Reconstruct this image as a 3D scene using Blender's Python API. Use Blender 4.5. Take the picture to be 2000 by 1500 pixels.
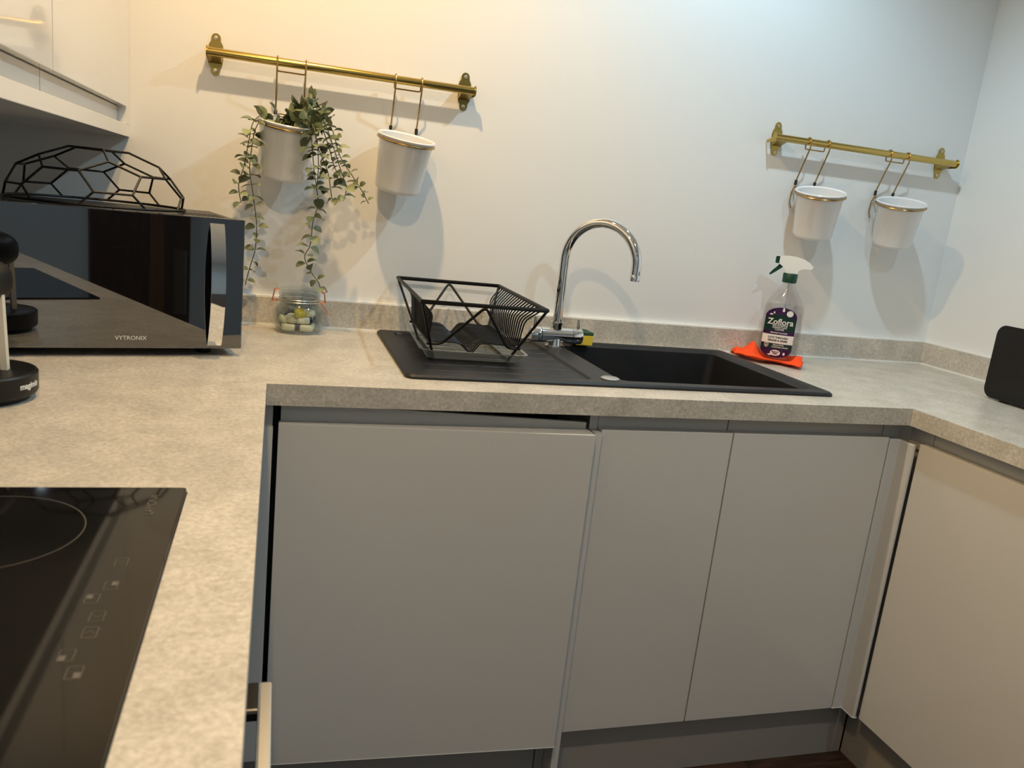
import bpy, bmesh, math, random
from mathutils import Vector, Matrix, noise
random.seed(7)
for o in list(bpy.data.objects): bpy.data.objects.remove(o, do_unlink=True)
S = bpy.context.scene
COL = S.collection
H = 0.905                      # height of the worktop above the floor; script z values are given relative to the worktop
PI = math.pi

# ------------------------------------------------------------------ camera
Rc = ((0.95655993, -0.2715744, 0.10602099), (0.04081523, -0.23533247, -0.97105754), (0.28866455, 0.933202, -0.21402524))
cam = bpy.data.cameras.new('camera'); camo = bpy.data.objects.new('camera', cam); COL.objects.link(camo)
m = Matrix.Identity(4)
for i in range(3):
    m[i][0] = Rc[0][i]; m[i][1] = -Rc[1][i]; m[i][2] = -Rc[2][i]
m[0][3], m[1][3], m[2][3] = 0.0078, -1.3743, 0.3325 + H
camo.matrix_world = m
cam.sensor_width = 36; cam.lens = 1556.9 / 2000 * 36; cam.clip_start = 0.02
cam.dof.use_dof = True; cam.dof.focus_distance = 2.05; cam.dof.aperture_fstop = 10
S.camera = camo
# ------------------------------------------------------------------ world, view, light
S.view_settings.view_transform = 'Standard'; S.view_settings.look = 'None'
S.view_settings.exposure = 0.0; S.view_settings.gamma = 1.0; S.view_settings.use_curve_mapping = False
wd = bpy.data.worlds.new('world'); S.world = wd; wd.use_nodes = True
wd.node_tree.nodes['Background'].inputs[0].default_value = (0.6, 0.7, 0.8, 1); wd.node_tree.nodes['Background'].inputs[1].default_value = 0.05
CEIL = 1.47
WARM = (1.0, 0.68, 0.33); COOL = (0.61, 0.855, 1.0); NEUT = (1.0, 0.90, 0.78)
LAMPS = [  # x, y, watts, colour
    (0.08, 0.05, 43.0, WARM), (1.08, 0.05, 30.0, COOL),
    (-0.08, -1.08, 38.0, WARM), (1.10, -1.10, 24.0, COOL),
    (0.45, -3.15, 26.0, (0.74, 0.9, 1.0))]
LAMP_BLEND = 0.6; LAMP_CONE = 150; LAMP_SOFT = 0.02

# ------------------------------------------------------------------ materials
def new_mat(name):
    M = bpy.data.materials.new(name); M.use_nodes = True
    nt = M.node_tree; return M, nt, nt.nodes['Principled BSDF']
def mat(name, col, rough=0.5, metal=0.0, spec=0.5, bump=0, bscale=200, var=0, vscale=30, ior=None, coat=0, trans=0, alpha=1):
    M, nt, b = new_mat(name)
    b.inputs['Base Color'].default_value = (*col, 1); b.inputs['Roughness'].default_value = rough
    b.inputs['Metallic'].default_value = metal; b.inputs['Specular IOR Level'].default_value = spec
    if ior: b.inputs['IOR'].default_value = ior
    if coat: b.inputs['Coat Weight'].default_value = coat; b.inputs['Coat Roughness'].default_value = 0.03
    if trans: b.inputs['Transmission Weight'].default_value = trans
    if alpha < 1: b.inputs['Alpha'].default_value = alpha
    tc = nt.nodes.new('ShaderNodeTexCoord')
    if var:
        n = nt.nodes.new('ShaderNodeTexNoise'); n.inputs['Scale'].default_value = vscale; n.inputs['Detail'].default_value = 5
        nt.links.new(tc.outputs['Object'], n.inputs['Vector'])
        r = nt.nodes.new('ShaderNodeValToRGB')
        r.color_ramp.elements[0].position = 0.3; r.color_ramp.elements[1].position = 0.7
        r.color_ramp.elements[0].color = (*[c * (1 - var) for c in col], 1); r.color_ramp.elements[1].color = (*[min(1, c * (1 + var)) for c in col], 1)
        nt.links.new(n.outputs['Fac'], r.inputs['Fac']); nt.links.new(r.outputs['Color'], b.inputs['Base Color'])
    if bump:
        n = nt.nodes.new('ShaderNodeTexNoise'); n.inputs['Scale'].default_value = bscale; n.inputs['Detail'].default_value = 3
        nt.links.new(tc.outputs['Object'], n.inputs['Vector'])
        bp = nt.nodes.new('ShaderNodeBump'); bp.inputs['Strength'].default_value = bump; bp.inputs['Distance'].default_value = 0.002
        nt.links.new(n.outputs['Fac'], bp.inputs['Height']); nt.links.new(bp.outputs['Normal'], b.inputs['Normal'])
    return M
def stone_mat(name, k=1.0):
    M, nt, b = new_mat(name)
    tc = nt.nodes.new('ShaderNodeTexCoord'); N = nt.nodes.new; L = nt.links.new
    w = N('ShaderNodeTexNoise'); w.inputs['Scale'].default_value = 35; w.inputs['Detail'].default_value = 4
    L(tc.outputs['Object'], w.inputs['Vector'])
    mx = N('ShaderNodeMixRGB'); mx.blend_type = 'ADD'; mx.inputs[0].default_value = 0.02
    L(tc.outputs['Object'], mx.inputs[1]); L(w.outputs['Color'], mx.inputs[2])
    n1 = N('ShaderNodeTexNoise'); n1.inputs['Scale'].default_value = 170; n1.inputs['Detail'].default_value = 6; n1.inputs['Roughness'].default_value = 0.65
    L(mx.outputs[0], n1.inputs['Vector'])
    n2 = N('ShaderNodeTexNoise'); n2.inputs['Scale'].default_value = 16; n2.inputs['Detail'].default_value = 5
    L(mx.outputs[0], n2.inputs['Vector'])
    r1 = N('ShaderNodeValToRGB'); e = r1.color_ramp.elements
    e[0].position = 0.32; e[0].color = (0.40 * k, 0.365 * k, 0.315 * k, 1); e[1].position = 0.70; e[1].color = (0.64 * k, 0.60 * k, 0.53 * k, 1)
    L(n1.outputs['Fac'], r1.inputs['Fac'])
    r2 = N('ShaderNodeValToRGB'); r2.color_ramp.elements[0].position = 0.35; r2.color_ramp.elements[1].position = 0.65
    r2.color_ramp.elements[0].color = (0.86, 0.86, 0.86, 1); r2.color_ramp.elements[1].color = (1.06, 1.06, 1.06, 1)
    L(n2.outputs['Fac'], r2.inputs['Fac'])
    mu = N('ShaderNodeMixRGB'); mu.blend_type = 'MULTIPLY'; mu.inputs[0].default_value = 1
    L(r1.outputs[0], mu.inputs[1]); L(r2.outputs[0], mu.inputs[2]); L(mu.outputs[0], b.inputs['Base Color'])
    b.inputs['Roughness'].default_value = 0.33
    bp = N('ShaderNodeBump'); bp.inputs['Strength'].default_value = 0.12; bp.inputs['Distance'].default_value = 0.001
    L(n1.outputs['Fac'], bp.inputs['Height']); L(bp.outputs['Normal'], b.inputs['Normal'])
    return M
def wood_mat(name, c0, c1, sx, sy, rough=0.35):
    M, nt, b = new_mat(name); N = nt.nodes.new; L = nt.links.new
    tc = N('ShaderNodeTexCoord'); mp = N('ShaderNodeMapping'); mp.inputs['Scale'].default_value = (sx, sy, sy)
    L(tc.outputs['Object'], mp.inputs[0])
    n = N('ShaderNodeTexNoise'); n.inputs['Scale'].default_value = 6; n.inputs['Detail'].default_value = 8; n.inputs['Distortion'].default_value = 1.2
    L(mp.outputs[0], n.inputs['Vector'])
    r = N('ShaderNodeValToRGB'); r.color_ramp.elements[0].position = 0.35; r.color_ramp.elements[1].position = 0.65
    r.color_ramp.elements[0].color = (*c0, 1); r.color_ramp.elements[1].color = (*c1, 1)
    L(n.outputs['Fac'], r.inputs['Fac']); L(r.outputs[0], b.inputs['Base Color']); b.inputs['Roughness'].default_value = rough
    return M
def glass_mat(name, col=(1, 1, 1), rough=0.02, ior=1.45, tint=0.9):
    # thin clear plastic or glass: transparent with Fresnel gloss
    M = bpy.data.materials.new(name); M.use_nodes = True; nt = M.node_tree; N = nt.nodes.new; L = nt.links.new
    nt.nodes.remove(nt.nodes['Principled BSDF'])
    t = N('ShaderNodeBsdfTransparent'); t.inputs[0].default_value = (*[c * tint for c in col], 1)
    g = N('ShaderNodeBsdfGlossy'); g.inputs['Roughness'].default_value = rough; g.inputs[0].default_value = (1, 1, 1, 1)
    f0 = ((ior - 1) / (ior + 1)) ** 2
    lw = N('ShaderNodeLayerWeight'); lw.inputs[0].default_value = 0.5
    pw = N('ShaderNodeMath'); pw.operation = 'POWER'; pw.inputs[1].default_value = 4.0; L(lw.outputs['Facing'], pw.inputs[0])
    f = N('ShaderNodeMath'); f.operation = 'MULTIPLY_ADD'; f.inputs[1].default_value = 0.75; f.inputs[2].default_value = f0; L(pw.outputs[0], f.inputs[0])
    mx = N('ShaderNodeMixShader'); L(f.outputs[0], mx.inputs[0]); L(t.outputs[0], mx.inputs[1]); L(g.outputs[0], mx.inputs[2])
    L(mx.outputs[0], nt.nodes['Material Output'].inputs[0])
    return M
def emit_mat(name, col, s):
    M = bpy.data.materials.new(name); M.use_nodes = True; nt = M.node_tree
    nt.nodes.remove(nt.nodes['Principled BSDF']); e = nt.nodes.new('ShaderNodeEmission')
    e.inputs[0].default_value = (*col, 1); e.inputs[1].default_value = s
    nt.links.new(e.outputs[0], nt.nodes['Material Output'].inputs[0]); return M

M = dict(
    wall=mat('wall_paint', (0.80, 0.80, 0.79), 0.55, bump=0.06, bscale=90),
    wall_blue=mat('pale_blue_paint', (0.58, 0.69, 0.80), 0.6),
    ceil=mat('ceiling_paint', (0.8, 0.8, 0.79), 0.8),
    stone=stone_mat('laminate_stone', 1.12),
    seal=mat('white_sealant', (0.85, 0.85, 0.83), 0.3),
    door=mat('gloss_cabinet', (0.64, 0.625, 0.60), 0.16, coat=0.3),
    white_door=mat('gloss_white_cabinet', (0.80, 0.79, 0.77), 0.10, coat=0.5),
    carcass=mat('cabinet_board', (0.62, 0.61, 0.59), 0.5),
    rail=mat('grey_handle_channel', (0.60, 0.59, 0.56), 0.4),
    pale=mat('pale_edge_trim', (0.64, 0.625, 0.60), 0.3),
    plinth=mat('grey_plinth', (0.32, 0.30, 0.275), 0.4),
    floor=wood_mat('dark_floor_board', (0.028, 0.014, 0.009), (0.075, 0.037, 0.022), 1.0, 14.0),
    darkwood=wood_mat('dark_door_wood', (0.02, 0.008, 0.004), (0.05, 0.022, 0.01), 14.0, 1.0, 0.3),
    brownwood=wood_mat('brown_frame_wood', (0.09, 0.035, 0.012), (0.14, 0.06, 0.022), 14.0, 1.0, 0.4),
    brass=mat('polished_brass', (0.55, 0.40, 0.12), 0.20, 1.0),
    brass_plate=mat('brass_plate', (0.44, 0.32, 0.09), 0.30, 1.0),
    wirebrass=mat('brass_wire', (0.45, 0.30, 0.12), 0.25, 1.0),
    screw=mat('steel_screw', (0.6, 0.57, 0.5), 0.35, 1.0),
    chrome=mat('chrome', (0.82, 0.83, 0.84), 0.05, 1.0),
    steel=mat('brushed_steel', (0.72, 0.70, 0.66), 0.28, 1.0),
    copper=mat('copper_wire', (0.78, 0.36, 0.22), 0.2, 1.0),
    enamel=mat('white_enamel', (0.80, 0.81, 0.83), 0.14, coat=0.4),
    rubber=mat('black_rubber', (0.012, 0.012, 0.013), 0.6),
    blackwire=mat('black_wire', (0.004, 0.004, 0.0045), 0.45, spec=0.3),
    sink=mat('black_composite', (0.012, 0.0125, 0.0145), 0.45, spec=0.4, bump=0.12, bscale=900),
    black_glass=mat('black_mirror_glass', (0.004, 0.004, 0.005), 0.015, ior=2.5),
    hob_glass=mat('hob_black_glass', (0.004, 0.0035, 0.003), 0.05, ior=1.34),
    black_plastic=mat('black_plastic', (0.006, 0.006, 0.0065), 0.35, spec=0.4),
    satin_black=mat('satin_black', (0.007, 0.007, 0.007), 0.42, spec=0.35),
    keypad=mat('keypad_print', (0.007, 0.0075, 0.008), 0.05, ior=2.5),
    print_white=mat('white_print', (0.75, 0.75, 0.74), 0.4),
    print_grey=mat('grey_print', (0.115, 0.105, 0.095), 0.4),
    cream=mat('cream_plastic', (0.78, 0.74, 0.66), 0.3),
    orange=mat('orange_microfibre', (1.0, 0.085, 0.008), 0.85, bump=0.5, bscale=900),
    sponge_y=mat('yellow_sponge', (0.72, 0.55, 0.05), 0.95, bump=0.6, bscale=500),
    sponge_g=mat('green_scourer', (0.03, 0.09, 0.05), 0.95, bump=0.6, bscale=700),
    green_p=mat('green_plastic', (0.002, 0.045, 0.026), 0.3),
    white_p=mat('white_plastic', (0.82, 0.82, 0.80), 0.25),
    lab_purple=mat('label_purple', (0.030, 0.004, 0.052), 0.35, var=0.5, vscale=90),
    lab_green=mat('label_green', (0.002, 0.026, 0.017), 0.35),
    lab_white=mat('label_white', (0.78, 0.77, 0.74), 0.35),
    clear=glass_mat('clear_plastic', (1, 0.985, 0.985), 0.05, 1.7, 0.90),
    jar_glass=glass_mat('jar_glass', (0.97, 1.0, 0.985), 0.03, 1.6, 0.91),
    tray_clear=mat('grey_clear_plastic', (0.25, 0.27, 0.26), 0.15, alpha=0.72),
    liquid=glass_mat('pale_liquid', (0.97, 0.95, 0.96), 0.02, 1.15, 0.94),
    tab_cream=mat('tablet_cream', (0.82, 0.78, 0.62), 0.35),
    tab_blue=mat('tablet_blue', (0.01, 0.012, 0.10), 0.3),
    tab_green=mat('tablet_green', (0.05, 0.32, 0.16), 0.3),
    tab_yellow=mat('tablet_yellow', (0.75, 0.62, 0.02), 0.4),
    stem=mat('plant_stem', (0.11, 0.10, 0.05), 0.6),
    leaf_a=mat('leaf_dark', (0.11, 0.135, 0.065), 0.5, var=0.3, vscale=60),
    leaf_b=mat('leaf_mid', (0.20, 0.23, 0.12), 0.5, var=0.3, vscale=60),
    leaf_c=mat('leaf_pale', (0.30, 0.33, 0.17), 0.5, var=0.25, vscale=60),
    soil=mat('moss', (0.05, 0.06, 0.03), 0.9),
    lampglow=emit_mat('lamp_glow', (1, 0.95, 0.88), 12),
    oven_black=mat('oven_black', (0.008, 0.007, 0.006), 0.25),
)

# ------------------------------------------------------------------ builders
def bx(bm, x0, x1, y0, y1, z0, z1):
    vs = [bm.verts.new((x, y, z)) for z in (z0, z1) for y in (y0, y1) for x in (x0, x1)]
    for f in ((0, 2, 3, 1), (4, 5, 7, 6), (0, 1, 5, 4), (2, 6, 7, 3), (0, 4, 6, 2), (1, 3, 7, 5)): bm.faces.new([vs[i] for i in f])
    return bm
def box(*a): return bx(bmesh.new(), *a)
def prism(bm, pts, z0, z1, axis='z'):
    def P(p, h):
        return {'z': (p[0], p[1], h), 'y': (p[0], h, p[1]), 'x': (h, p[0], p[1])}[axis]
    a = [bm.verts.new(P(p, z0)) for p in pts]; b = [bm.verts.new(P(p, z1)) for p in pts]
    n = len(pts)
    bm.faces.new(a); bm.faces.new(b)
    for i in range(n): bm.faces.new((a[i], a[(i + 1) % n], b[(i + 1) % n], b[i]))
    return bm
def tube(bm, pts, r, n=8, closed=False, caps=True, rs=None):
    pts = [Vector(p) for p in pts]; N = len(pts)
    tang = []
    for i in range(N):
        if closed: t = pts[(i + 1) % N] - pts[i - 1]
        else: t = pts[min(i + 1, N - 1)] - pts[max(i - 1, 0)]
        tang.append(t.normalized())
    u = tang[0].orthogonal().normalized(); rings = []
    for i in range(N):
        t = tang[i]; u = (u - t * u.dot(t))
        u = u.normalized() if u.length > 1e-6 else t.orthogonal().normalized()
        v = t.cross(u)
        # mitre so that bends keep their thickness
        k = 1.0
        if 0 < i < N - 1 or closed:
            d = (pts[(i + 1) % N] - pts[i]).normalized().dot((pts[i] - pts[i - 1]).normalized())
            k = 1 / max(0.6, math.sqrt(max(0.05, (1 + d) / 2)))
        rr = (rs[i] if rs else r)
        rings.append([bm.verts.new(pts[i] + (u * math.cos(2 * PI * j / n) + v * math.sin(2 * PI * j / n)) * rr * (k if k < 1.3 else 1.3)) for j in range(n)])
    for i in range(N if closed else N - 1):
        a, b = rings[i], rings[(i + 1) % N]
        off = 0
        if closed and i == N - 1:
            off = min(range(n), key=lambda q: (b[q].co - a[0].co).length)
        for j in range(n): bm.faces.new((a[j], a[(j + 1) % n], b[(j + 1 + off) % n], b[(j + off) % n]))
    if caps and not closed: bm.faces.new(rings[0][::-1]); bm.faces.new(rings[-1])
    return bm
def arc(c, r, a0, a1, n, ex=(1, 0, 0), ey=(0, 0, 1)):
    c = Vector(c); ex = Vector(ex); ey = Vector(ey)
    return [c + ex * (r * math.cos(a0 + (a1 - a0) * i / n)) + ey * (r * math.sin(a0 + (a1 - a0) * i / n)) for i in range(n + 1)]
def rounded(pts, r, n=4):
    # round the corners of an open polyline
    pts = [Vector(p) for p in pts]; out = [pts[0]]
    for i in range(1, len(pts) - 1):
        a, b, c = pts[i - 1], pts[i], pts[i + 1]
        d1 = (a - b); d2 = (c - b); q = min(r, d1.length * .45, d2.length * .45)
        p1 = b + d1.normalized() * q; p2 = b + d2.normalized() * q
        for k in range(n + 1):
            t = k / n; out.append(p1 * (1 - t) ** 2 + b * 2 * t * (1 - t) + p2 * t * t)
    out.append(pts[-1]); return out
def lathe(bm, prof, n=40, c=(0, 0, 0), a0=0.0, axis='z'):
    c = Vector(c); rings = []
    for r, z in prof:
        ring = []
        for j in range(n):
            a = a0 + 2 * PI * j / n
            p = {'z': (r * math.cos(a), r * math.sin(a), z), 'x': (z, r * math.cos(a), r * math.sin(a)), 'y': (r * math.cos(a), z, r * math.sin(a))}[axis]
            ring.append(bm.verts.new(c + Vector(p)))
        rings.append(ring)
    for i in range(len(rings) - 1):
        for j in range(n): bm.faces.new((rings[i][j], rings[i][(j + 1) % n], rings[i + 1][(j + 1) % n], rings[i + 1][j]))
    if prof[0][0] > 1e-5: bm.faces.new(rings[0][::-1])
    if prof[-1][0] > 1e-5: bm.faces.new(rings[-1])
    bmesh.ops.remove_doubles(bm, verts=bm.verts, dist=1e-6)
    return bm
def rrect(x0, x1, y0, y1, r, n=5):
    p = []
    for cx, cy, a in ((x1 - r, y0 + r, -PI / 2), (x1 - r, y1 - r, 0), (x0 + r, y1 - r, PI / 2), (x0 + r, y0 + r, PI)):
        p += [(cx + r * math.cos(a + PI / 2 * i / n), cy + r * math.sin(a + PI / 2 * i / n)) for i in range(n + 1)]
    return p
def loops_fill(bm, loops):
    es = []
    for l in loops:
        for i in range(len(l)):
            e = bm.edges.get((l[i], l[(i + 1) % len(l)])) or bm.edges.new((l[i], l[(i + 1) % len(l)])); es.append(e)
    bmesh.ops.triangle_fill(bm, use_beauty=True, use_dissolve=False, edges=es)
def bridge(bm, a, b):
    n = len(a)
    for i in range(n): bm.faces.new((a[i], a[(i + 1) % n], b[(i + 1) % n], b[i]))
def ringv(bm, pts, z): return [bm.verts.new((p[0], p[1], z)) for p in pts]

def finish(bm, smooth, ang=40):
    bmesh.ops.recalc_face_normals(bm, faces=bm.faces)
    if smooth:
        for f in bm.faces: f.smooth = True
        for e in bm.edges:
            if len(e.link_faces) == 2 and e.calc_face_angle(0) > math.radians(ang): e.smooth = False
def obj(name, bm, material, parent=None, smooth=False, bevel=0.0, world=False, ang=40, seg=2):
    """one mesh object; world=True: vertices are given in place (z relative to the worktop)"""
    if world:
        mt = Matrix.Translation((0, 0, H))
        if parent is not None: mt = parent_world(parent).inverted() @ mt
        bm.transform(mt)
    if bevel:
        bmesh.ops.remove_doubles(bm, verts=bm.verts, dist=1e-7)
        es = [e for e in bm.edges if len(e.link_faces) == 2 and e.calc_face_angle(0) > math.radians(30)]
        bmesh.ops.bevel(bm, geom=es, offset=bevel, segments=seg, affect='EDGES', profile=0.6)
    finish(bm, smooth, ang)
    me = bpy.data.meshes.new(name); bm.to_mesh(me); bm.free()
    me.materials.append(M[material] if isinstance(material, str) else material)
    o = bpy.data.objects.new(name, me); COL.objects.link(o)
    if parent is not None: o.parent = parent
    return o
def parent_world(p):
    mt = p.matrix_basis.copy()
    while p.parent is not None: p = p.parent; mt = p.matrix_basis @ mt
    return mt
def tag(o, label, cat, group=None, kind=None):
    if label: o['label'] = label
    if cat: o['category'] = cat
    if group: o['group'] = group
    if kind: o['kind'] = kind
    return o
def thing(name, label, cat, loc=(0, 0, 0), rotz=0.0, group=None):
    o = bpy.data.objects.new(name, None); COL.objects.link(o); o.empty_display_size = 0.03
    o.location = (loc[0], loc[1], loc[2] + H); o.rotation_euler = (0, 0, rotz)
    return tag(o, label, cat, group)
def struct(name, bm, material, label=None, cat=None, **k):
    o = obj(name, bm, material, world=True, **k); o['kind'] = 'structure'
    if label: o['label'] = label
    if cat: o['category'] = cat
    return o
def text(name, body, size, material, parent, origin, xd, yd, warp=None, off=0.0, extr=0.0002, align='CENTER', world=False, sx=1.0):
    cu = bpy.data.curves.new(name, 'FONT'); cu.body = body; cu.size = size; cu.extrude = extr; cu.align_x = align; cu.align_y = 'CENTER'
    cu.offset = off; cu.resolution_u = 3
    t = bpy.data.objects.new(name, cu); COL.objects.link(t)
    dg = bpy.context.evaluated_depsgraph_get()
    me = bpy.data.meshes.new_from_object(t.evaluated_get(dg))
    bpy.data.objects.remove(t); bpy.data.curves.remove(cu)
    xd = Vector(xd).normalized(); yd = Vector(yd).normalized(); zd = xd.cross(yd); o_ = Vector(origin)
    for v in me.vertices:
        p = v.co.copy()
        if warp: v.co = warp(p.x * sx, p.y, p.z)
        else: v.co = o_ + xd * (p.x * sx) + yd * p.y + zd * p.z
    if world: me.transform(parent_world(parent).inverted() @ Matrix.Translation((0, 0, H)))
    me.materials.clear(); me.materials.append(M[material])
    o = bpy.data.objects.new(name, me); COL.objects.link(o); o.parent = parent
    return o

# ================================================================== THE SETTING
YW, XL, XR, YF = 0.612, -0.615, 1.937, -3.6
FL = -H
struct('wall_back', box(XL - .1, XR + .1, YW, YW + .1, FL - .05, CEIL + .1), 'wall')
struct('wall_left', box(XL - .1, XL, YF - .1, YW, FL - .05, CEIL + .1), 'wall')
struct('wall_right', box(XR, XR + .1, YF - .1, YW, FL - .05, CEIL + .1), 'wall')
struct('wall_front', box(XL, XR, YF - .1, YF, FL - .05, CEIL + .1), 'wall_blue')
struct('ceiling', box(XL, XR, YF, YW, CEIL, CEIL + .1), 'ceil')
fl = struct('floor', box(XL, XR, YF, YW, FL - .05, FL - 0.012), 'floor')
bmp = box(0, 1, 0, 0.157, -0.012, 0)
pl = obj('plank', bmp, 'floor', fl)
first = True
for r in range(25):
    y = 0.30 - 0.159 * (r + 1)
    xs = [XL, XL + 0.35 + 0.55 * ((r * 0.37) % 1), 0, 0]; xs[2] = xs[1] + 1.2; xs[3] = XR
    for a, b in zip(xs[:-1], xs[1:]):
        if b - a < .05: continue
        if first: o = pl; first = False
        else: o = pl.copy(); COL.objects.link(o); o.parent = fl
        o.location = (a, y, 0); o.scale = (b - a - 0.0015, 1, 1)
# doors behind the camera, seen mirrored in the microwave glass
def back_door(n, x0, x1, hx, sgn):
    d = struct('door_%d' % n, box(x0, x1, YF + .001, YF + .04, FL, 1.08), 'darkwood')
    for z0, z1 in ((-.75, -.15), (.05, .95)):
        obj('panel', box(x0 + .12, x1 - .12, YF + .04, YF + .046, z0, z1), 'darkwood', d, world=True, bevel=.004)
    h = obj('handle', tube(bmesh.new(), rounded([(hx, YF + .04, .1), (hx, YF + .09, .1), (hx + sgn * .12, YF + .09, .105)], .015), .009), 'chrome', d, world=True, smooth=True)
    obj('rose', lathe(bmesh.new(), [(.026, 0), (.026, .008), (.02, .012)], 20, (hx, YF + .04, .1), axis='y'), 'chrome', h, world=True, smooth=True)
back_door(1, .84, 1.18, 1.12, -1)
back_door(2, 1.27, 1.44, 1.31, 1)
struct('trim_4', box(1.18, 1.27, YF + .001, YF + .05, FL, 1.08), 'brownwood')
# upstands round the worktop
def upstand(name, label, bmv, beads):
    u = struct(name, bmv, 'stone', label)
    for b in beads: obj('sealant', b, 'seal', u, world=True)
upstand('trim_1', 'grey stone effect upstand along the back wall behind the sink', box(XL + .015, XR - .015, .597, YW, 0.0, .0665),
        [box(XL + .015, XR - .015, .593, .597, 0, .004), box(XL + .015, XR - .015, .600, YW, .0665, .0700)])
upstand('trim_2', 'grey stone effect upstand along the right hand wall', box(XR - .015, XR, -1.6, YW, 0.0, .0665),
        [box(XR - .019, XR - .015, -1.6, .597, 0, .004), box(XR - .012, XR, -1.6, YW, .0665, .0700)])
upstand('trim_3', 'grey stone effect upstand along the left hand wall', box(XL, XL + .015, -2.3, YW, 0.0, .0665),
        [box(XL + .015, XL + .019, -2.3, .597, 0, .004)])

# ================================================================== WORKTOP
WX = 1.3516
wt = thing('worktop', 'U-shaped beige grey stone effect laminate worktop on all three runs', 'worktop', (0, 0.3, -.038))
bm = bmesh.new()
for a in ((0, .275, 0, .609), (1.185, WX, 0, .609), (.275, 1.185, 0, .105), (.275, 1.185, .555, .609)): bx(bm, a[0], a[1], a[2], a[3], -.038, 0)
obj('worktop_slab', bm, 'stone', wt, world=True)
obj('worktop_slab', box(XL + .003, 0, -2.3, .609, -.038, 0), 'stone', wt, world=True)
obj('worktop_slab', box(WX, XR - .003, -1.6, .609, -.038, 0), 'stone', wt, world=True)

# ================================================================== BASE UNITS
ZT, ZB = -.0731, -.7533
def hole_door(name, x0, x1, y, par, m='door', z0=ZB, z1=ZT, th=.019):
    return obj(name, box(x0, x1, y, y + th, z0, z1), m, par, world=True, bevel=.0012)
# dishwasher: its door panel stands slightly proud on the right
dw = thing('integrated_dishwasher', 'wide glossy grey dishwasher panel standing slightly proud, left of the sink doors', 'dishwasher', (.31, .3, FL))
bm = prism(bmesh.new(), [(.0225, .019), (.6095, -.009), (.6095, .038), (.0225, .038)], -.7625, -.0750)
obj('door', bm, 'door', dw, world=True, bevel=.0012)
obj('body', box(.032, .612, .06, .585, -.755, -.105), 'oven_black', dw, world=True)
bm = bmesh.new()
v = [bm.verts.new(p) for p in ((.026, .0365, -.041), (.606, .0365, -.0625), (.606, .0365, -.078), (.026, .0365, -.078), (.026, .044, -.041), (.606, .044, -.0625), (.606, .044, -.078), (.026, .044, -.078))]
for f in ((0, 1, 2, 3), (4, 7, 6, 5), (0, 4, 5, 1), (1, 5, 6, 2), (2, 6, 7, 3), (3, 7, 4, 0)): bm.faces.new([v[i] for i in f])
obj('top_strip', bm, 'rail', dw, world=True)['label'] = 'grey strip sagging away from the worktop above the panel'
# narrow filler in the left corner
cf = thing('corner_filler', 'narrow grey filler strip in the left corner beside the dishwasher', 'filler', (-.01, .03, FL))
obj('strip', box(-.021, .0135, .0205, .040, ZB, ZT - .012), 'door', cf, world=True, bevel=.001)
obj('channel', box(-.021, .0125, .034, .044, ZT - .02, -.039), 'rail', cf, world=True)
# sink unit
sc = thing('sink_cabinet', 'grey handleless sink cabinet with one narrow and one wider door', 'cabinet', (.98, .3, FL))
hole_door('door', .6354, .9306, .0231, sc); hole_door('door', .9337, 1.3270, .0231, sc)
obj('end_panel', box(.6165, .6318, .012, .585, FL + .002, ZT - .004), 'door', sc, world=True)
bm = bmesh.new()
for a in ((.634, .650, .05, .585), (1.322, 1.338, .05, .585), (.650, 1.322, .570, .585)): bx(bm, a[0], a[1], a[2], a[3], -.755, -.039)
bx(bm, .650, 1.322, .05, .570, -.755, -.738)
obj('body', bm, 'carcass', sc, world=True)
for a, b in ((.6165, .6335), (.6345, .9275), (.9300, 1.3240)): obj('handle_channel', box(a, b, .045, .0495, ZT - .02, -.0385), 'rail', sc, world=True)
# corner post
cp = thing('corner_post', 'L-shaped pale corner post between the sink doors and right run', 'corner post', (1.36, .0, FL))
obj('post', prism(bmesh.new(), [(1.3305, .0231), (1.356, .0231), (1.356, -.0165), (1.3615, -.0190), (1.3668, -.0165), (1.3668, .036), (1.3305, .036)], ZB, ZT - .004), 'pale', cp, world=True, bevel=.002)
obj('channel', prism(bmesh.new(), [(1.326, .045), (1.378, .045), (1.391, .032), (1.391, -.035), (1.397, -.035), (1.397, .0495), (1.326, .0495)], ZT - .02, -.0385), 'rail', cp, world=True)
# right run
rc = thing('base_cabinet', 'beige-lit grey base cabinet under the right hand worktop', 'cabinet', (1.65, -.6, FL))
for y0, y1 in ((-.620, -.0222), (-1.222, -.624)): obj('door', box(1.369, 1.388, y0, y1, ZB, ZT), 'door', rc, world=True, bevel=.0012)
obj('body', box(1.400, 1.93, -1.6, .585, -.755, -.040), 'carcass', rc, world=True)
obj('handle_channel', box(1.391, 1.3955, -1.6, -.037, ZT - .02, -.0385), 'rail', rc, world=True)
# plinths
def plinth(label, a, loc):
    p = obj('plinth', box(*a), 'plinth', world=True); tag(p, label, 'plinth'); return p
plinth('dark grey plinth board under the dishwasher panel', (-.02, .5935, .060, .076, FL, -.757), 0)
plinth('dark grey plinth board under the two sink doors', (.634, 1.41, .057, .073, FL, -.757), 0)
plinth('short dark grey plinth piece beside the pale end panel', (.5965, .6155, .060, .076, FL, -.757), 0)
plinth('dark grey plinth board under the right hand cabinet', (1.414, 1.430, -1.6, .056, FL, -.757), 0)
plinth('dark grey plinth board under the left run', (-.075, -.060, -2.3, .059, FL, -.757), 0)
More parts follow.
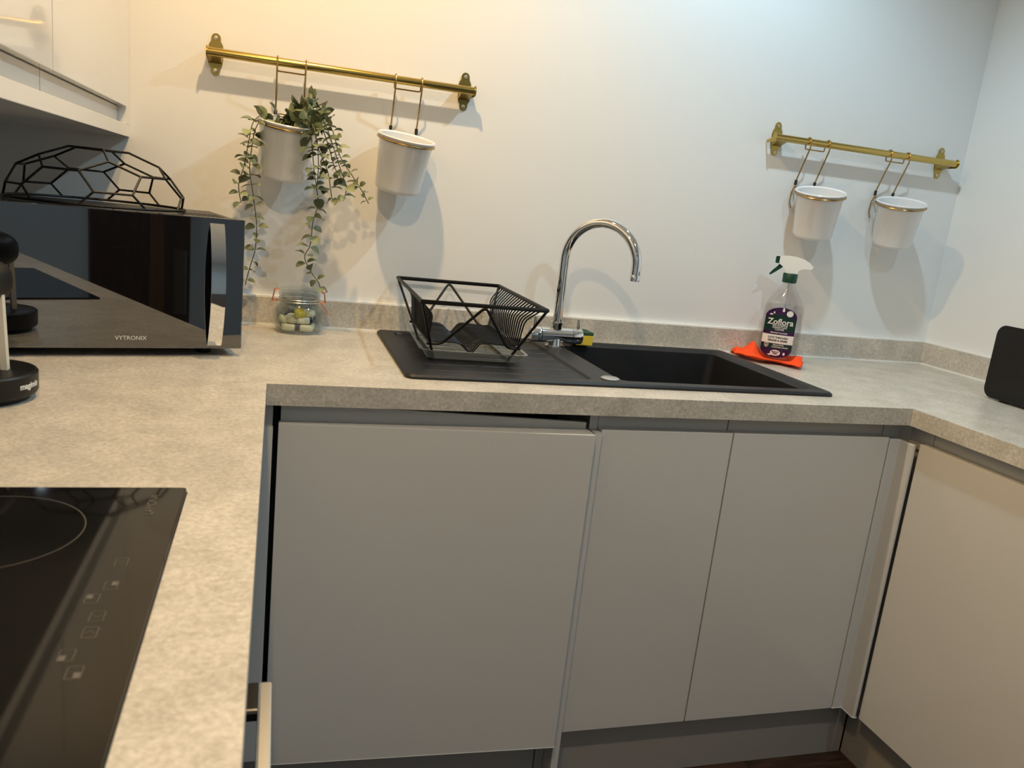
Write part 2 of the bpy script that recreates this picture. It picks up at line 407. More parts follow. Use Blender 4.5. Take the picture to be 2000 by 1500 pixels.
# left run below the worktop (mostly hidden by the worktop edge)
lc = thing('base_cabinet', 'grey base cabinet under the left worktop nearest the corner', 'cabinet', (-.3, -.25, FL))
obj('body', box(-.60, -.042, -.500, .58, -.755, -.040), 'carcass', lc, world=True)
obj('door', box(-.040, -.021, -.496, -.004, ZB, ZT), 'door', lc, world=True, bevel=.0012)
obj('handle_channel', box(-.0415, -.036, -.500, 0.03, ZT - .0, -.0385), 'rail', lc, world=True)
lc2 = thing('base_cabinet', 'grey base cabinet under the left worktop beyond the oven', 'cabinet', (-.3, -1.7, FL))
obj('body', box(-.60, -.042, -2.3, -1.104, -.755, -.040), 'carcass', lc2, world=True)
for y0, y1 in ((-1.70, -1.108), (-2.298, -1.704)): obj('door', box(-.040, -.021, y0, y1, ZB, ZT), 'door', lc2, world=True, bevel=.0012)
ov = thing('built_in_oven', 'black built-in oven under the hob with a steel bar handle', 'oven', (-.3, -.8, FL))
obj('body', box(-.58, -.042, -1.100, -.504, -.755, -.045), 'oven_black', ov, world=True)
obj('door', box(-.041, -.020, -1.099, -.505, -.70, -.17), 'black_glass', ov, world=True, bevel=.002)
obj('control_panel', box(-.041, -.020, -1.099, -.505, -.165, -.06), 'steel', ov, world=True, bevel=.002)
hd = obj('handle', box(.0075, .0226, -1.068, -.5305, -.238, -.220), 'steel', ov, world=True, bevel=.003)
for y0 in (-.5805, -1.068):
    b = obj('bracket', box(-.0205, .0085, y0, y0 + .05, -.236, -.221), 'oven_black', hd, world=True, bevel=.0012)
    obj('trim', box(-.0205, .0078, y0 - .0018, y0, -.225, -.2212), 'steel', hd, world=True)

# ================================================================== HOB
hb = thing('induction_hob', 'black glass touch control hob set in the left worktop', 'hob', (-.33, -.80, 0))
obj('glass', prism(bmesh.new(), rrect(-.590, -.0745, -1.097, -.5065, .004, 3), 0.0004, .0045), 'hob_glass', hb, world=True, bevel=.001)
for cx, cy, r in ((-.235, -.617, .084), (-.44, -.64, .095), (-.25, -.95, .095), (-.45, -.955, .075)):
    bm = bmesh.new(); pts = [(cx + r * math.cos(2 * PI * i / 72), cy + r * math.sin(2 * PI * i / 72)) for i in range(72)]
    p2 = [(cx + (r - .0008) * math.cos(2 * PI * i / 72), cy + (r - .0008) * math.sin(2 * PI * i / 72)) for i in range(72)]
    bridge(bm, ringv(bm, pts, .0047), ringv(bm, p2, .0047)); obj('cooking_zone', bm, 'print_grey', hb, world=True)
text('lettering', 'LAMONA', .0125, 'print_grey', hb, (-.1023, -.556, .0048), (0, 1, 0), (-1, 0, 0), extr=.00003, world=True)
def icon(cx, cy, kind):
    w, h, t = .0075, .0050, .0005      # along y, along x
    bm = bmesh.new(); z = .0047
    def q(y0, y1, x0, x1): bm.faces.new([bm.verts.new(p) for p in ((cx + x0, cy + y0, z), (cx + x1, cy + y0, z), (cx + x1, cy + y1, z), (cx + x0, cy + y1, z))])
    o_ = ringv(bm, [(cx + a, cy + b) for a, b in rrect(-h, h, -w, w, .0015, 3)], z); i_ = ringv(bm, [(cx + a, cy + b) for a, b in rrect(-h + t, h - t, -w + t, w - t, .0011, 3)], z)
    bridge(bm, o_, i_)
    if kind[0] == 'z':
        sy = -1 if 'n' in kind else 1; sx = -1 if 'b' in kind else 1
        q(min(0, sy * w * .85), max(0, sy * w * .85), min(0, sx * h * .85), max(0, sx * h * .85))
    else:
        s = {'<': -1, '>': 1, 'o': 0}[kind]
        if s:
            for k in (-1, 1):
                bm.faces.new([bm.verts.new(p) for p in ((cx, cy + s * .002, z), (cx, cy + s * .0027, z), (cx + k * .003, cy - s * .0013, z), (cx + k * .003, cy - s * .002, z))])
        else:
            for k in range(8):
                a = PI * .25 * k; b = a + .5
                bm.faces.new([bm.verts.new((cx + r * math.cos(g), cy + r * math.sin(g), z)) for r, g in ((.0024, a), (.0024, b), (.0019, b), (.0019, a))])
    obj('touch_symbol', bm, 'print_grey', hb, world=True)
for cx, cy, k in ((-.1082, -.6865, 'o'), (-.1086, -.7285, 'z_f'), (-.1182, -.7494, 'zb'), (-.1092, -.7772, '<'), (-.1095, -.8001, '>'), (-.1182, -.8288, 'zbn'), (-.1089, -.8503, 'zn')): icon(cx, cy, k)

# ================================================================== WALL UNITS
def wall_unit(y0, y1, label):
    u = thing('wall_cabinet', label, 'cabinet', (-.46, (y0 + y1) / 2, .415))
    obj('body', box(XL + .002, -.336, y0 + .001, y1 - .001, .4215, 1.10), 'carcass', u, world=True)
    obj('door', box(-.333, -.312, y0 + .0015, y1 - .0015, .4560, 1.10), 'white_door', u, world=True, bevel=.0012)
    obj('finger_rail', box(-.336, -.330, y0 + .001, y1 - .001, .4215, .4545), 'pale', u, world=True)
wall_unit(-.012, .578, 'glossy white wall cabinet next to the back wall')
wall_unit(-.614, -.014, 'glossy white wall cabinet mirroring the brass rail at the left edge')
wall_unit(-1.216, -.616, 'glossy white wall cabinet over the hob')
wall_unit(-1.818, -1.218, 'glossy white wall cabinet furthest from the back wall')
pe = obj('pelmet', box(XL + .002, -.312, -1.818, .6115, .3950, .4205), 'white_door', world=True, bevel=.001); tag(pe, 'white pelmet board along the underside of the wall cabinets', 'pelmet')
wf = obj('filler_panel', box(-.336, -.3125, .5795, .6115, .4210, 1.10), 'white_door', world=True); tag(wf, 'thin white filler strip between wall cabinet and back wall', 'filler')

# ================================================================== CEILING DOWNLIGHTS
for i, (x, y, w, c) in enumerate(LAMPS):
    t = thing('ceiling_downlight', ['recessed ceiling downlight with warm bulb above the plant pot', 'recessed ceiling downlight with cool bulb above the sink basin',
              'recessed ceiling downlight with warm bulb above the hob', 'recessed ceiling downlight with cool bulb above the right worktop', 'recessed ceiling downlight near the dark doors'][i],
              'ceiling light', (x, y, CEIL), group='recessed ceiling downlights')
    obj('bezel', lathe(bmesh.new(), [(.030, -.006), (.045, -.004), (.046, -.0005), (.030, -.0005), (.030, -.006)], 32), 'steel', t, smooth=True)
    obj('lens', lathe(bmesh.new(), [(.0, -.0035), (.029, -.0035), (.029, -.001), (0, -.001)], 24), 'lampglow', t)
    L = bpy.data.lights.new('downlight', 'SPOT'); L.energy = w; L.color = c; L.spot_size = math.radians(LAMP_CONE); L.spot_blend = LAMP_BLEND; L.shadow_soft_size = LAMP_SOFT
    lo = bpy.data.objects.new('bulb', L); COL.objects.link(lo); lo.parent = t; lo.location = (0, 0, -.03)

# ================================================================== SINK
sk = thing('sink', 'black composite inset sink with drainer on the left and deep basin', 'sink', (.73, .33, 0))
bm = bmesh.new()
SX0, SX1, SY0, SY1 = .249, 1.211, .080, .580
o0 = ringv(bm, rrect(SX0, SX1, SY0, SY1, .018), .0004)
o1 = ringv(bm, rrect(SX0, SX1, SY0, SY1, .018), .0045)
o2 = ringv(bm, rrect(SX0 + .004, SX1 - .004, SY0 + .004, SY1 - .004, .015), .0085)
bridge(bm, o0, o1); bridge(bm, o1, o2)
b0 = ringv(bm, rrect(.703, 1.178, .112, .552, .022), .0085)
b1 = ringv(bm, rrect(.716, 1.165, .125, .540, .018), .0010)
b2 = ringv(bm, rrect(.722, 1.158, .132, .533, .030), -.180)
b3 = ringv(bm, rrect(.740, 1.140, .150, .515, .040), -.200)
bridge(bm, b0, b1); bridge(bm, b1, b2); bridge(bm, b2, b3)
bm.faces.new(b3)
d0 = ringv(bm, rrect(.285, .640, .112, .548, .015), .0085); d1 = ringv(bm, rrect(.289, .636, .116, .544, .012), .0040)
bridge(bm, d0, d1); bm.faces.new(d1)
loops_fill(bm, [o2, b0, d0])
obj('bowl_and_drainer', bm, 'sink', sk, world=True, smooth=True, ang=30)
for k in range(7):
    y = .150 + k * .060
    obj('drainer_ridge', tube(bmesh.new(), [(.300, y, .0026), (.628, y, .0030)], .0022, 6), 'sink', sk, world=True, smooth=True)
obj('waste', lathe(bmesh.new(), [(0, -.199), (.038, -.199), (.042, -.1995), (.042, -.2005)], 28, (.94, .33, 0)), 'chrome', sk, world=True, smooth=True)
obj('pop_up_knob', lathe(bmesh.new(), [(.020, .0086), (.020, .0105), (.016, .0125), (0, .0130)], 28, (.683, .124, 0)), 'steel', sk, world=True, smooth=True)

# ================================================================== TAP
tp = thing('mixer_tap', 'chrome swan neck mixer tap with two levers behind the sink', 'tap', (.680, .478, .0087))
TZ = .0087
obj('base', lathe(bmesh.new(), [(.0245, 0), (.0245, .003), (.0205, .005), (.0190, .014), (.0180, .024)], 32), 'chrome', tp, smooth=True)
obj('body', lathe(bmesh.new(), [(.0165, -.0405), (.0192, -.040), (.0192, .0405), (.0165, .0405)], 32, (0, 0, .0285), axis='x'), 'chrome', tp, smooth=True)
for s in (-1, 1):
    kn = obj('control_knob', lathe(bmesh.new(), [(.017, s * .0410), (.0192, s * .0418), (.0192, s * .066), (.0180, s * .0675), (0, s * .0675)], 32, (0, 0, .0285), axis='x'), 'chrome', tp, smooth=True)
    obj('lever', tube(bmesh.new(), [(s * .057, 0, .044), (s * .057, 0, .072)], .0039, 14), 'chrome', kn, smooth=True)
obj('collar', lathe(bmesh.new(), [(.0140, .043), (.0152, .046), (.0152, .062), (.0130, .0625), (.0130, .064)], 28), 'chrome', tp, smooth=True)
an = math.radians(-47); ex = (math.cos(an), math.sin(an), 0); RA = .0940; ZC = .219
pts = [Vector((0, 0, .055 + (ZC - .055) * k / 6)) for k in range(6)] + [Vector((0, 0, ZC))]
pts += arc((ex[0] * RA, ex[1] * RA, ZC), RA, PI, .0, 28, ex)[1:]
pts.append(pts[-1] + Vector((0, 0, -.018)))
obj('spout', tube(bmesh.new(), pts, .0120, 24), 'chrome', tp, smooth=True)
e = pts[-1]
obj('aerator', lathe(bmesh.new(), [(.0121, .002), (.0128, .0), (.0128, -.012), (.0100, -.013), (.0095, -.011), (0, -.011)], 24, e), 'chrome', tp, smooth=True)

# sponge
sp = thing('sponge', 'yellow sponge with green scourer top standing behind the tap', 'sponge', (.775, .545, .0087))
obj('foam', box(-.022, .022, -.030, .030, 0, .026), 'sponge_y', sp, bevel=.002); obj('scourer', box(-.022, .022, -.030, .030, .0262, .034), 'sponge_g', sp, bevel=.001)

# ================================================================== DRAINING RACK
dr = thing('dish_rack', 'black wire dish rack with zigzag sides on the sink drainer', 'dish rack', (.416, .370, .0087), math.radians(-1.5))
TW, TD, TH = .128, .214, .129
BW, BD, BH = .093, .140, .034
FW, FD = .082, .116
T = lambda sx, sy: (sx * TW, sy * TD, TH)
obj('top_rail', tube(bmesh.new(), [T(-1, -1), T(1, -1), T(1, 1), T(-1, 1)], .0035, 8, closed=True), 'blackwire', dr, smooth=True)
for sx in (-1, 1):
    for sy in (-1, 1): obj('leg', tube(bmesh.new(), [T(sx, sy), (sx * FW, sy * FD, .0028)], .0030, 8), 'blackwire', dr, smooth=True)
for sx in (-1, 1): obj('foot_bar', tube(bmesh.new(), [(sx * FW, -FD - .004, .0028), (sx * FW, FD + .004, .0028)], .0030, 8), 'blackwire', dr, smooth=True)
for sy in (-1, 1):
    g = lambda f: sy * (BD + (TD - BD) * f)
    obj('zigzag', tube(bmesh.new(), rounded([(-BW - .008, g(.0), BH), (-BW + .022, g(0), BH), (0, g(.98), TH - .002), (BW - .022, g(0), BH), (BW + .008, g(0), BH)], .014), .0030, 8), 'blackwire', dr, smooth=True)
for sx in (-1, 1): obj('base_rail', tube(bmesh.new(), [(sx * BW, -BD, BH), (sx * BW, BD, BH)], .0030, 8), 'blackwire', dr, smooth=True)
NWIRE = 19
for j in range(NWIRE):
    s = -1 + 2 * (j + .5) / NWIRE; yt = s * TD * .93; yb = s * BD * .97
    ym = yb + (yt - yb) * .6
    P = [(-TW, yt, TH), (-BW - .004, ym, .098), (-BW - .004, yb * 1.02, .040), (-BW + .010, yb, BH + .003), (-.026, yb, BH + .003), (-.004, yb, .012), (.016, yb, BH + .007), (BW - .012, yb, BH + .003), (BW + .004, yb * 1.02, .040), (BW + .004, ym, .098), (TW, yt, TH)]
    obj('wire', tube(bmesh.new(), rounded(P, .012, 3), .0017, 6), 'blackwire', dr, smooth=True)
# drip tray
dt = thing('drip_tray', 'clear grey plastic drip tray under the wire dish rack', 'tray', (.425, .392, .0087), math.radians(-3))
bm = bmesh.new()
a = ringv(bm, rrect(-.100, .100, -.150, .150, .015), .0006); b = ringv(bm, rrect(-.112, .112, -.162, .162, .02), .0200)
c = ringv(bm, rrect(-.118, .118, -.168, .168, .022), .0200); d = ringv(bm, rrect(-.110, .110, -.160, .160, .018), .0188); e_ = ringv(bm, rrect(-.098, .098, -.148, .148, .013), .0022)
bridge(bm, a, b); bridge(bm, b, c); bm.faces.new(a)
obj('tray', bm, 'tray_clear', dt, smooth=True, ang=30)
for k in range(13): obj('rib', tube(bmesh.new(), [(-.095, -.138 + k * .023, .0028), (.095, -.138 + k * .023, .0028)], .0014, 6), 'tray_clear', dt, smooth=True)

# ================================================================== BRASS RAILS ON THE WALL
RZ, RY, RR = .592, YW - .036, .0092
def plate_outline():
    h = []
    for z, w in ((0, .0150), (.012, .0150), (.019, .0142), (.024, .0118), (.0265, .0098), (.031, .0094), (.036, .0090), (.040, .0070), (.0425, .0038), (.0432, 0)): h.append((w, z))
    up = h + [(-w, z) for w, z in h[::-1][1:]]
    dn = [(-w, -z) for w, z in h[1:]] + [(w, -z) for w, z in h[::-1][1:-1]]
    return up + dn
def wall_rail(label, x0, x1, p0, p1):
    t = thing('wall_rail', label, 'rail', ((x0 + x1) / 2, YW - .001, RZ), group='brass rails on the back wall')
    cx = (x0 + x1) / 2
    obj('bar', lathe(bmesh.new(), [(RR, x0 - cx), (RR, x1 - cx)], 24, (0, RY - YW, 0), axis='x'), 'brass', t, smooth=True)
    for x in (p0, p1):
        b = obj('bracket', prism(bmesh.new(), [(x - cx + p[0], p[1]) for p in plate_outline()], -.0025, 0, axis='y'), 'brass_plate', t, bevel=.0005)
        obj('arm', prism(bmesh.new(), [(-.0020, .0130), (RY - YW + .002, .0070), (RY - YW + .002, -.0085), (-.0020, -.0190)], x - cx - .0145, x - cx + .0145, axis='x'), 'brass_plate', b, bevel=.0010)
        for z in (-.034, .034): obj('screw', lathe(bmesh.new(), [(.0045, -.0025), (.0042, -.0036), (.0018, -.0040), (.0015, -.0030), (0, -.0030)], 16, (x - cx, 0, z), axis='y'), 'screw', b, smooth=True)
    for x in (x0, x1):
        prof = [(RY - YW - .0125 * math.cos(a), .0125 * math.sin(a)) for a in [PI / 2 - PI * k / 10 for k in range(11)]]
        pts = [(RY - YW + .0, .0125)] + [(RY - YW - .0125 * math.cos(a), .0125 * math.sin(a)) for a in [PI / 2 - PI * k / 10 for k in range(1, 10)]] + [(RY - YW, -.0125), (-.002, -.0125), (-.002, -.006), (RY - YW + .012, -.002)]
        obj('end_cap', prism(bmesh.new(), pts, x - cx - .0012, x - cx + .0012, axis='x'), 'brass', t)
wall_rail('polished brass wall rail carrying the leafy plant pot', -.1545, .4405, -.139, .4225)
wall_rail('polished brass wall rail above the spray bottle', 1.2655, 1.8730, 1.2935, 1.8455)

# hanging pots
PZ = .477; PB = .354; PY = .084
def tilt_matrix(a, b):
    p = Vector((0, .066, PZ - PB))
    return Matrix.Translation(p) @ Matrix.Rotation(math.radians(b), 4, 'Y') @ Matrix.Rotation(math.radians(a), 4, 'X') @ Matrix.Translation(-p)
def pot(xc, label, tx, ty):
    TM = tilt_matrix(tx, ty)
    def tilted(bm): bm.transform(TM); return bm
    t = thing('hanging_pot', label, 'pot', (xc, YW - PY, PB), group='white enamel pots hung from the brass rails')
    hgt = PZ - PB
    prof = [(0, 0), (.045, 0), (.0510, .004), (.0530, .010), (.0620, hgt - .005), (.0660, hgt - .0020), (.0675, hgt + .0010), (.0655, hgt + .0030), (.0605, hgt), (.0520, .012), (.045, .003), (0, .003)]
    obj('bowl', tilted(lathe(bmesh.new(), prof, 56)), 'enamel', t, smooth=True, ang=50)
    # the brass hanger: a ring below the rim, a prop at the back and two wires over the rail
    ring = [(.0655 * math.cos(2 * PI * k / 48), .0655 * math.sin(2 * PI * k / 48), hgt - .0075) for k in range(48)]
    hk = obj('hanger', tilted(tube(bmesh.new(), ring, .0024, 8, closed=True)), 'wirebrass', t, smooth=True)
    for s in (-1, 1):
        x = s * .0305; ry = RY - (YW - PY); rz = RZ - PB; R = RR + .0022
        pts = [(x, ry + R, rz - .010)] + [(x, ry + R * math.cos(a), rz + R * math.sin(a)) for a in [PI * k / 10 for k in range(11)]]
        pts += [(x, ry - R, rz - .014), (x, ry - R + .003, rz - .022), (x, .0745, hgt + .014), (x, .0755, hgt + .004), (x, .0745, hgt - .004), (x, .063, hgt - .007)]
        obj('hook_wire', tube(bmesh.new(), pts, .0020, 8), 'wirebrass', hk, smooth=True)
        d = Vector((0, .0685 - .0665, -.010)).normalized()
        obj('rubber_sleeve', tube(bmesh.new(), [(x, .0744, hgt + .015), (x, .0756, hgt + .002)], .0040, 10), 'rubber', hk, smooth=True)
    obj('cross_bar', tube(bmesh.new(), rounded([(-.0305, ry + R, rz - .008), (-.0305, ry + R, rz - .018), (.0305, ry + R, rz - .018), (.0305, ry + R, rz - .008)], .004), .0018, 8), 'wirebrass', hk, smooth=True)
    for s in (-1, 1):
        obj('prop_wire', tube(bmesh.new(), [(s * .0305, .0745, hgt + .002), (s * .036, .0790, hgt - .018), (s * .036, .0800, hgt - .045), (s * .030, .078, hgt - .062)], .0018, 8), 'wirebrass', hk, smooth=True)
    return t
pot(.022, 'white enamel hanging pot holding the trailing leafy plant', 12, 4)
pot(.283, 'empty white enamel hanging pot beside the leafy plant', 12, 5)
pot(1.404, 'empty white enamel hanging pot directly above the spray bottle', 12, -7)
pot(1.671, 'empty white enamel hanging pot at the right end near the corner', 12, -7)

# ================================================================== TRAILING PLANT
pt = thing('trailing_plant', 'green eucalyptus style trailing plant spilling from the white hanging pot', 'plant', (.022, YW - .079, .42))
PO = Vector((.022, YW - .079, .42))
obj('moss', lathe(bmesh.new(), [(0, .016), (.03, .015), (.0500, .011), (.0480, .0), (0, .0)], 28), 'soil', pt, smooth=True)
def leaf_mesh(nm, material, wid):
    bm = bmesh.new(); n = 6; L_ = []; C_ = []; R_ = []
    for k in range(n + 1):
        t = k / n; w = wid * math.sin(PI * min(1, t * .92 + .06)) ** .7 * (1 if 0 < k < n else .15); c = .10 * math.sin(PI * t)
        L_.append(bm.verts.new((t, -w, c + w * .35))); C_.append(bm.verts.new((t, 0, c))); R_.append(bm.verts.new((t, w, c + w * .35)))
    for k in range(n):
        bm.faces.new((L_[k], L_[k + 1], C_[k + 1], C_[k])); bm.faces.new((C_[k], C_[k + 1], R_[k + 1], R_[k]))
    for f in bm.faces: f.smooth = True
    me = bpy.data.meshes.new(nm); bm.to_mesh(me); bm.free(); me.materials.append(M[material]); return me
LM = [leaf_mesh('leaf', 'leaf_a', .36), leaf_mesh('leaf', 'leaf_b', .40), leaf_mesh('leaf', 'leaf_c', .38), leaf_mesh('leaf', 'leaf_b', .33), leaf_mesh('leaf', 'leaf_a', .42)]
def add_leaf(p, d, up, ln):
    me = random.choice(LM); o = bpy.data.objects.new('leaf', me); COL.objects.link(o); o.parent = pt
    d = d.normalized(); y = up.cross(d); y = y.normalized() if y.length > 1e-4 else d.orthogonal().normalized(); z = d.cross(y)
    q = Matrix(((d.x, y.x, z.x), (d.y, y.y, z.y), (d.z, y.z, z.z))).to_quaternion()
    o.rotation_mode = 'QUATERNION'; o.rotation_quaternion = q; o.location = p - PO; o.scale = (ln, ln, ln)
def strand(pts, step, l0, l1, r=.0011):
    pts = [Vector(p) for p in pts]
    # smooth resample
    fine = []
    for i in range(len(pts) - 1):
        p0 = pts[max(i - 1, 0)]; p1 = pts[i]; p2 = pts[i + 1]; p3 = pts[min(i + 2, len(pts) - 1)]
        for k in range(8):
            t = k / 8
            fine.append(.5 * ((2 * p1) + (p2 - p0) * t + (2 * p0 - 5 * p1 + 4 * p2 - p3) * t * t + (3 * p1 - p0 - 3 * p2 + p3) * t ** 3))
    fine.append(pts[-1])
    obj('stem', tube(bmesh.new(), [p - PO for p in fine], r, 5), 'stem', pt, smooth=True)
    acc = 0; nxt = step * .5; tot = sum((fine[i + 1] - fine[i]).length for i in range(len(fine) - 1)); ph = random.random() * 6
    for i in range(len(fine) - 1):
        seg = fine[i + 1] - fine[i]; L_ = seg.length
        while nxt <= acc + L_:
            p = fine[i] + seg * ((nxt - acc) / L_); t = seg.normalized(); f = nxt / tot
            ln = (l0 + (l1 - l0) * f) * random.uniform(1.15, 1.75)
            ph += PI / 2 + random.uniform(-.5, .5)
            a = t.orthogonal().normalized(); b = t.cross(a)
            for s in (0, PI):
                rad = a * math.cos(ph + s) + b * math.sin(ph + s)
                if rad.y > .4: rad.y *= .3
                d = rad + t * random.uniform(-.15, .55)
                q = p + d.normalized() * .002
                if q.y + d.normalized().y * ln > YW - .006: d.y = 0
                add_leaf(q, d, t * -1 + Vector((random.uniform(-.5, .5), random.uniform(-.9, .1), random.uniform(-.2, .5))), ln)
            nxt += step * 1.24 * random.uniform(.85, 1.15)
        acc += L_
Rm = [Vector(r) for r in Rc]; CAM0 = Vector((0.0078, -1.3743, 0.3325))
def at(px, py, y):                                   # a place on the plane y = const, from the surveyed view
    d = Rm[0] * ((px - 1000) / 1556.9) + Rm[1] * ((py - 750) / 1556.9) + Rm[2]
    return CAM0 + d * ((y - CAM0.y) / d.y)
y0 = YW - .079
strand([at(535, 245, y0), at(512, 226, .50), at(494, 240, .49), at(486, 275, .49), at(476, 325, .495), at(466, 362, .50), at(471, 396, .51)], .0165, .021, .014)
strand([at(540, 245, y0), at(516, 232, .515), at(499, 252, .505), at(490, 300, .51), at(488, 335, .515), at(495, 385, .52), at(501, 440, .525), at(498, 488, .53), at(488, 522, .53), at(479, 556, .535)], .0185, .018, .014)
strand([at(580, 245, y0), at(598, 236, .49), at(608, 270, .455), at(613, 330, .455), at(621, 395, .46), at(611, 435, .465), at(606, 478, .47), at(595, 502, .47), at(607, 530, .475), at(622, 552, .48), at(628, 570, .48)], .0175, .022, .015)
strand([at(590, 235, y0), at(622, 222, .50), at(648, 252, .475), at(664, 305, .475), at(689, 345, .48), at(708, 375, .49), at(720, 398, .495)], .0150, .021, .011)
strand([at(590, 240, y0), at(620, 235, .49), at(640, 280, .465), at(655, 330, .465), at(676, 362, .47), at(671, 392, .48)], .0150, .022, .017)
strand([at(580, 240, y0), at(606, 238, .48), at(622, 290, .46), at(640, 335, .465), at(648, 385, .475), at(655, 400, .48)], .0165, .020, .014)
strand([at(575, 240, y0), at(600, 232, .475), at(617, 262, .45), at(622, 320, .45), at(618, 372, .455)], .0170, .021, .016)
strand([at(585, 240, y0), at(612, 222, .50), at(634, 240, .49), at(652, 290, .485), at(668, 340, .485), at(680, 372, .49)], .0170, .020, .014)
for e in ((545, 222), (560, 212), (578, 205), (590, 193), (604, 190), (622, 192), (636, 200), (640, 222), (530, 226), (598, 208), (615, 208), (571, 222)):
    strand([at(575, 248, y0), at((575 + e[0]) / 2, (e[1] + 244) / 2 - 6, y0 - .01), at(e[0], e[1], y0 - random.uniform(0, .03))], .017, .020, .020)

# ================================================================== MICROWAVE
mw = thing('microwave', 'black mirror-fronted microwave with a curved chrome handle in the corner', 'microwave', (-.0505, .21, 0), math.radians(14.2))
MWX = -.455
obj('body', box(MWX + .004, -.004, .018, .330, .0165, .2560), 'black_plastic', mw, bevel=.004)
dd = obj('door', box(MWX, 0, 0, .0175, .0158, .2580), 'black_glass', mw, bevel=.0018)
for x in (-.06, MWX + .06):
    for y in (.05, .28): obj('foot', lathe(bmesh.new(), [(.013, .0), (.015, .006), (.015, .017)], 20, (x, y, 0)), 'black_plastic', mw, smooth=True)
obj('keypad', box(-.1215, -.1000, -.0003, .0, .080, .195), 'keypad', dd)
text('lettering', 'VYTRONIX', .0104, 'print_white', dd, (-.1917, -.0006, .0345), (1, 0, 0), (0, 0, 1), extr=.0001)
bm = bmesh.new(); secs = []
for k in range(25):
    f = k / 24; z = .0225 + f * .226; y = -.004 - .032 * math.sin(PI * f) ** .8; w = .0125 + .0
    xc = -.0502 - .0004 * math.sin(PI * f)
    secs.append([bm.verts.new(p) for p in ((xc - w, y, z), (xc + w, y, z), (xc + w, y + .0035, z), (xc - w, y + .0035, z))])
for a, b in zip(secs[:-1], secs[1:]): bridge(bm, a, b)
bm.faces.new(secs[0]); bm.faces.new(secs[-1][::-1])
hh = obj('handle', bm, 'chrome', mw, smooth=True, ang=35)
for k in range(9): obj('vent_slot', box(-.10 + k * .009, -.096 + k * .009, .07, .17, .2558, .2566), 'rubber', mw)

# wire dome bowl upside down on the microwave
db = thing('wire_bowl', 'black geometric wire fruit bowl turned upside down on the microwave', 'bowl', (-.317, .312, .2585), .35)
phi = (1 + 5 ** .5) / 2
V = set()
def perms(a, b, c):
    for sa in (1, -1):
        for sb in (1, -1):
            for sc_ in (1, -1):
                p = (a * sa, b * sb, c * sc_)
                for q in (p, (p[1], p[2], p[0]), (p[2], p[0], p[1])): V.add(tuple(round(v, 6) + 0.0 for v in q))
perms(0, 1, 3 * phi); perms(1, 2 + phi, 2 * phi); perms(phi, 2, 2 * phi + 1)
V = [Vector(v) for v in V]
ax = Vector((0, 1, phi)).normalized(); qr = ax.rotation_difference(Vector((0, 0, 1)))
V = [qr @ v for v in V]; rad = V[0].length; V = [v / rad for v in V]; el = 2 / rad
edges = [(i, j) for i in range(60) for j in range(i) if abs((V[i] - V[j]).length - el) < .02]
DR, DH = .151, .098; zc = -.075
def dm(v):
    f = (v.z - zc) / (1 - zc); a = math.atan2(v.y, v.x)
    rr = math.hypot(v.x, v.y) / math.sqrt(1 - zc * zc)
    return Vector((DR * rr * math.cos(a), DR * rr * math.sin(a), .0022 + DH * f * 1.04))
obj('rim_ring', tube(bmesh.new(), [(DR * math.cos(2 * PI * k / 10 + .31), DR * math.sin(2 * PI * k / 10 + .31), .0024) for k in range(10)] if False else [(DR * math.cos(2 * PI * k / 60), DR * math.sin(2 * PI * k / 60), .0024) for k in range(60)], .0024, 8, closed=True), 'blackwire', db, smooth=True)
for i, j in edges:
    a, b = V[i], V[j]
    if a.z < zc and b.z < zc: continue
    if a.z < b.z: a, b = b, a
    pa = dm(a)
    if b.z < zc:
        t = (a.z - zc) / (a.z - b.z); c = a + (b - a) * t; c.normalize(); an_ = math.atan2(c.y, c.x)
        pb = Vector((DR * math.cos(an_), DR * math.sin(an_), .0024))
    else: pb = dm(b)
    obj('wire', tube(bmesh.new(), [pa, pb], .0021, 6), 'blackwire', db, smooth=True)

# ================================================================== GLASS JAR
jr = thing('clip_top_jar', 'small clear glass clip-top jar with copper wire clasps beside the microwave', 'jar', (.062, .527, 0))
prof = [(0, .001), (.046, .001), (.0520, .006), (.0535, .014), (.0535, .052), (.0500, .060), (.0445, .066), (.0440, .083)]
inn = [(.0415, .083), (.0415, .067), (.0470, .060), (.0505, .051), (.0505, .014), (.0490, .008), (.044, .0045), (0, .0045)]
obj('glass_body', lathe(bmesh.new(), prof + inn, 48), 'jar_glass', jr, smooth=True)
obj('lid', lathe(bmesh.new(), [(0, .104), (.038, .104), (.0450, .101), (.0465, .096), (.0465, .088), (.0400, .0875), (.0400, .094), (0, .098)], 48), 'jar_glass', jr, smooth=True)
obj('seal', lathe(bmesh.new(), [(.0405, .0832), (.0470, .0832), (.0470, .0872), (.0405, .0872), (.0405, .0832)], 40), 'clear', jr, smooth=True)
for z in (.073, .0785): obj('neck_wire', tube(bmesh.new(), [(.0462 * math.cos(2 * PI * k / 40), .0462 * math.sin(2 * PI * k / 40), z) for k in range(40)], .0011, 6, closed=True), 'steel', jr, smooth=True)
cl = obj('clasp', tube(bmesh.new(), rounded([(-.0465, -.011, .096), (-.056, -.011, .096), (-.060, -.011, .070), (-.0475, -.011, .072), (-.0475, .011, .072), (-.060, .011, .070), (-.056, .011, .096), (-.0465, .011, .096)], .003), .0013, 6), 'copper', jr, smooth=True)
cl2 = obj('clasp', tube(bmesh.new(), rounded([(.0475, -.008, .074), (.058, -.008, .070), (.056, -.008, .092), (.0475, -.008, .098), (.0475, .008, .098), (.056, .008, .092), (.058, .008, .070), (.0475, .008, .074)], .003), .0013, 6), 'copper', jr, smooth=True)
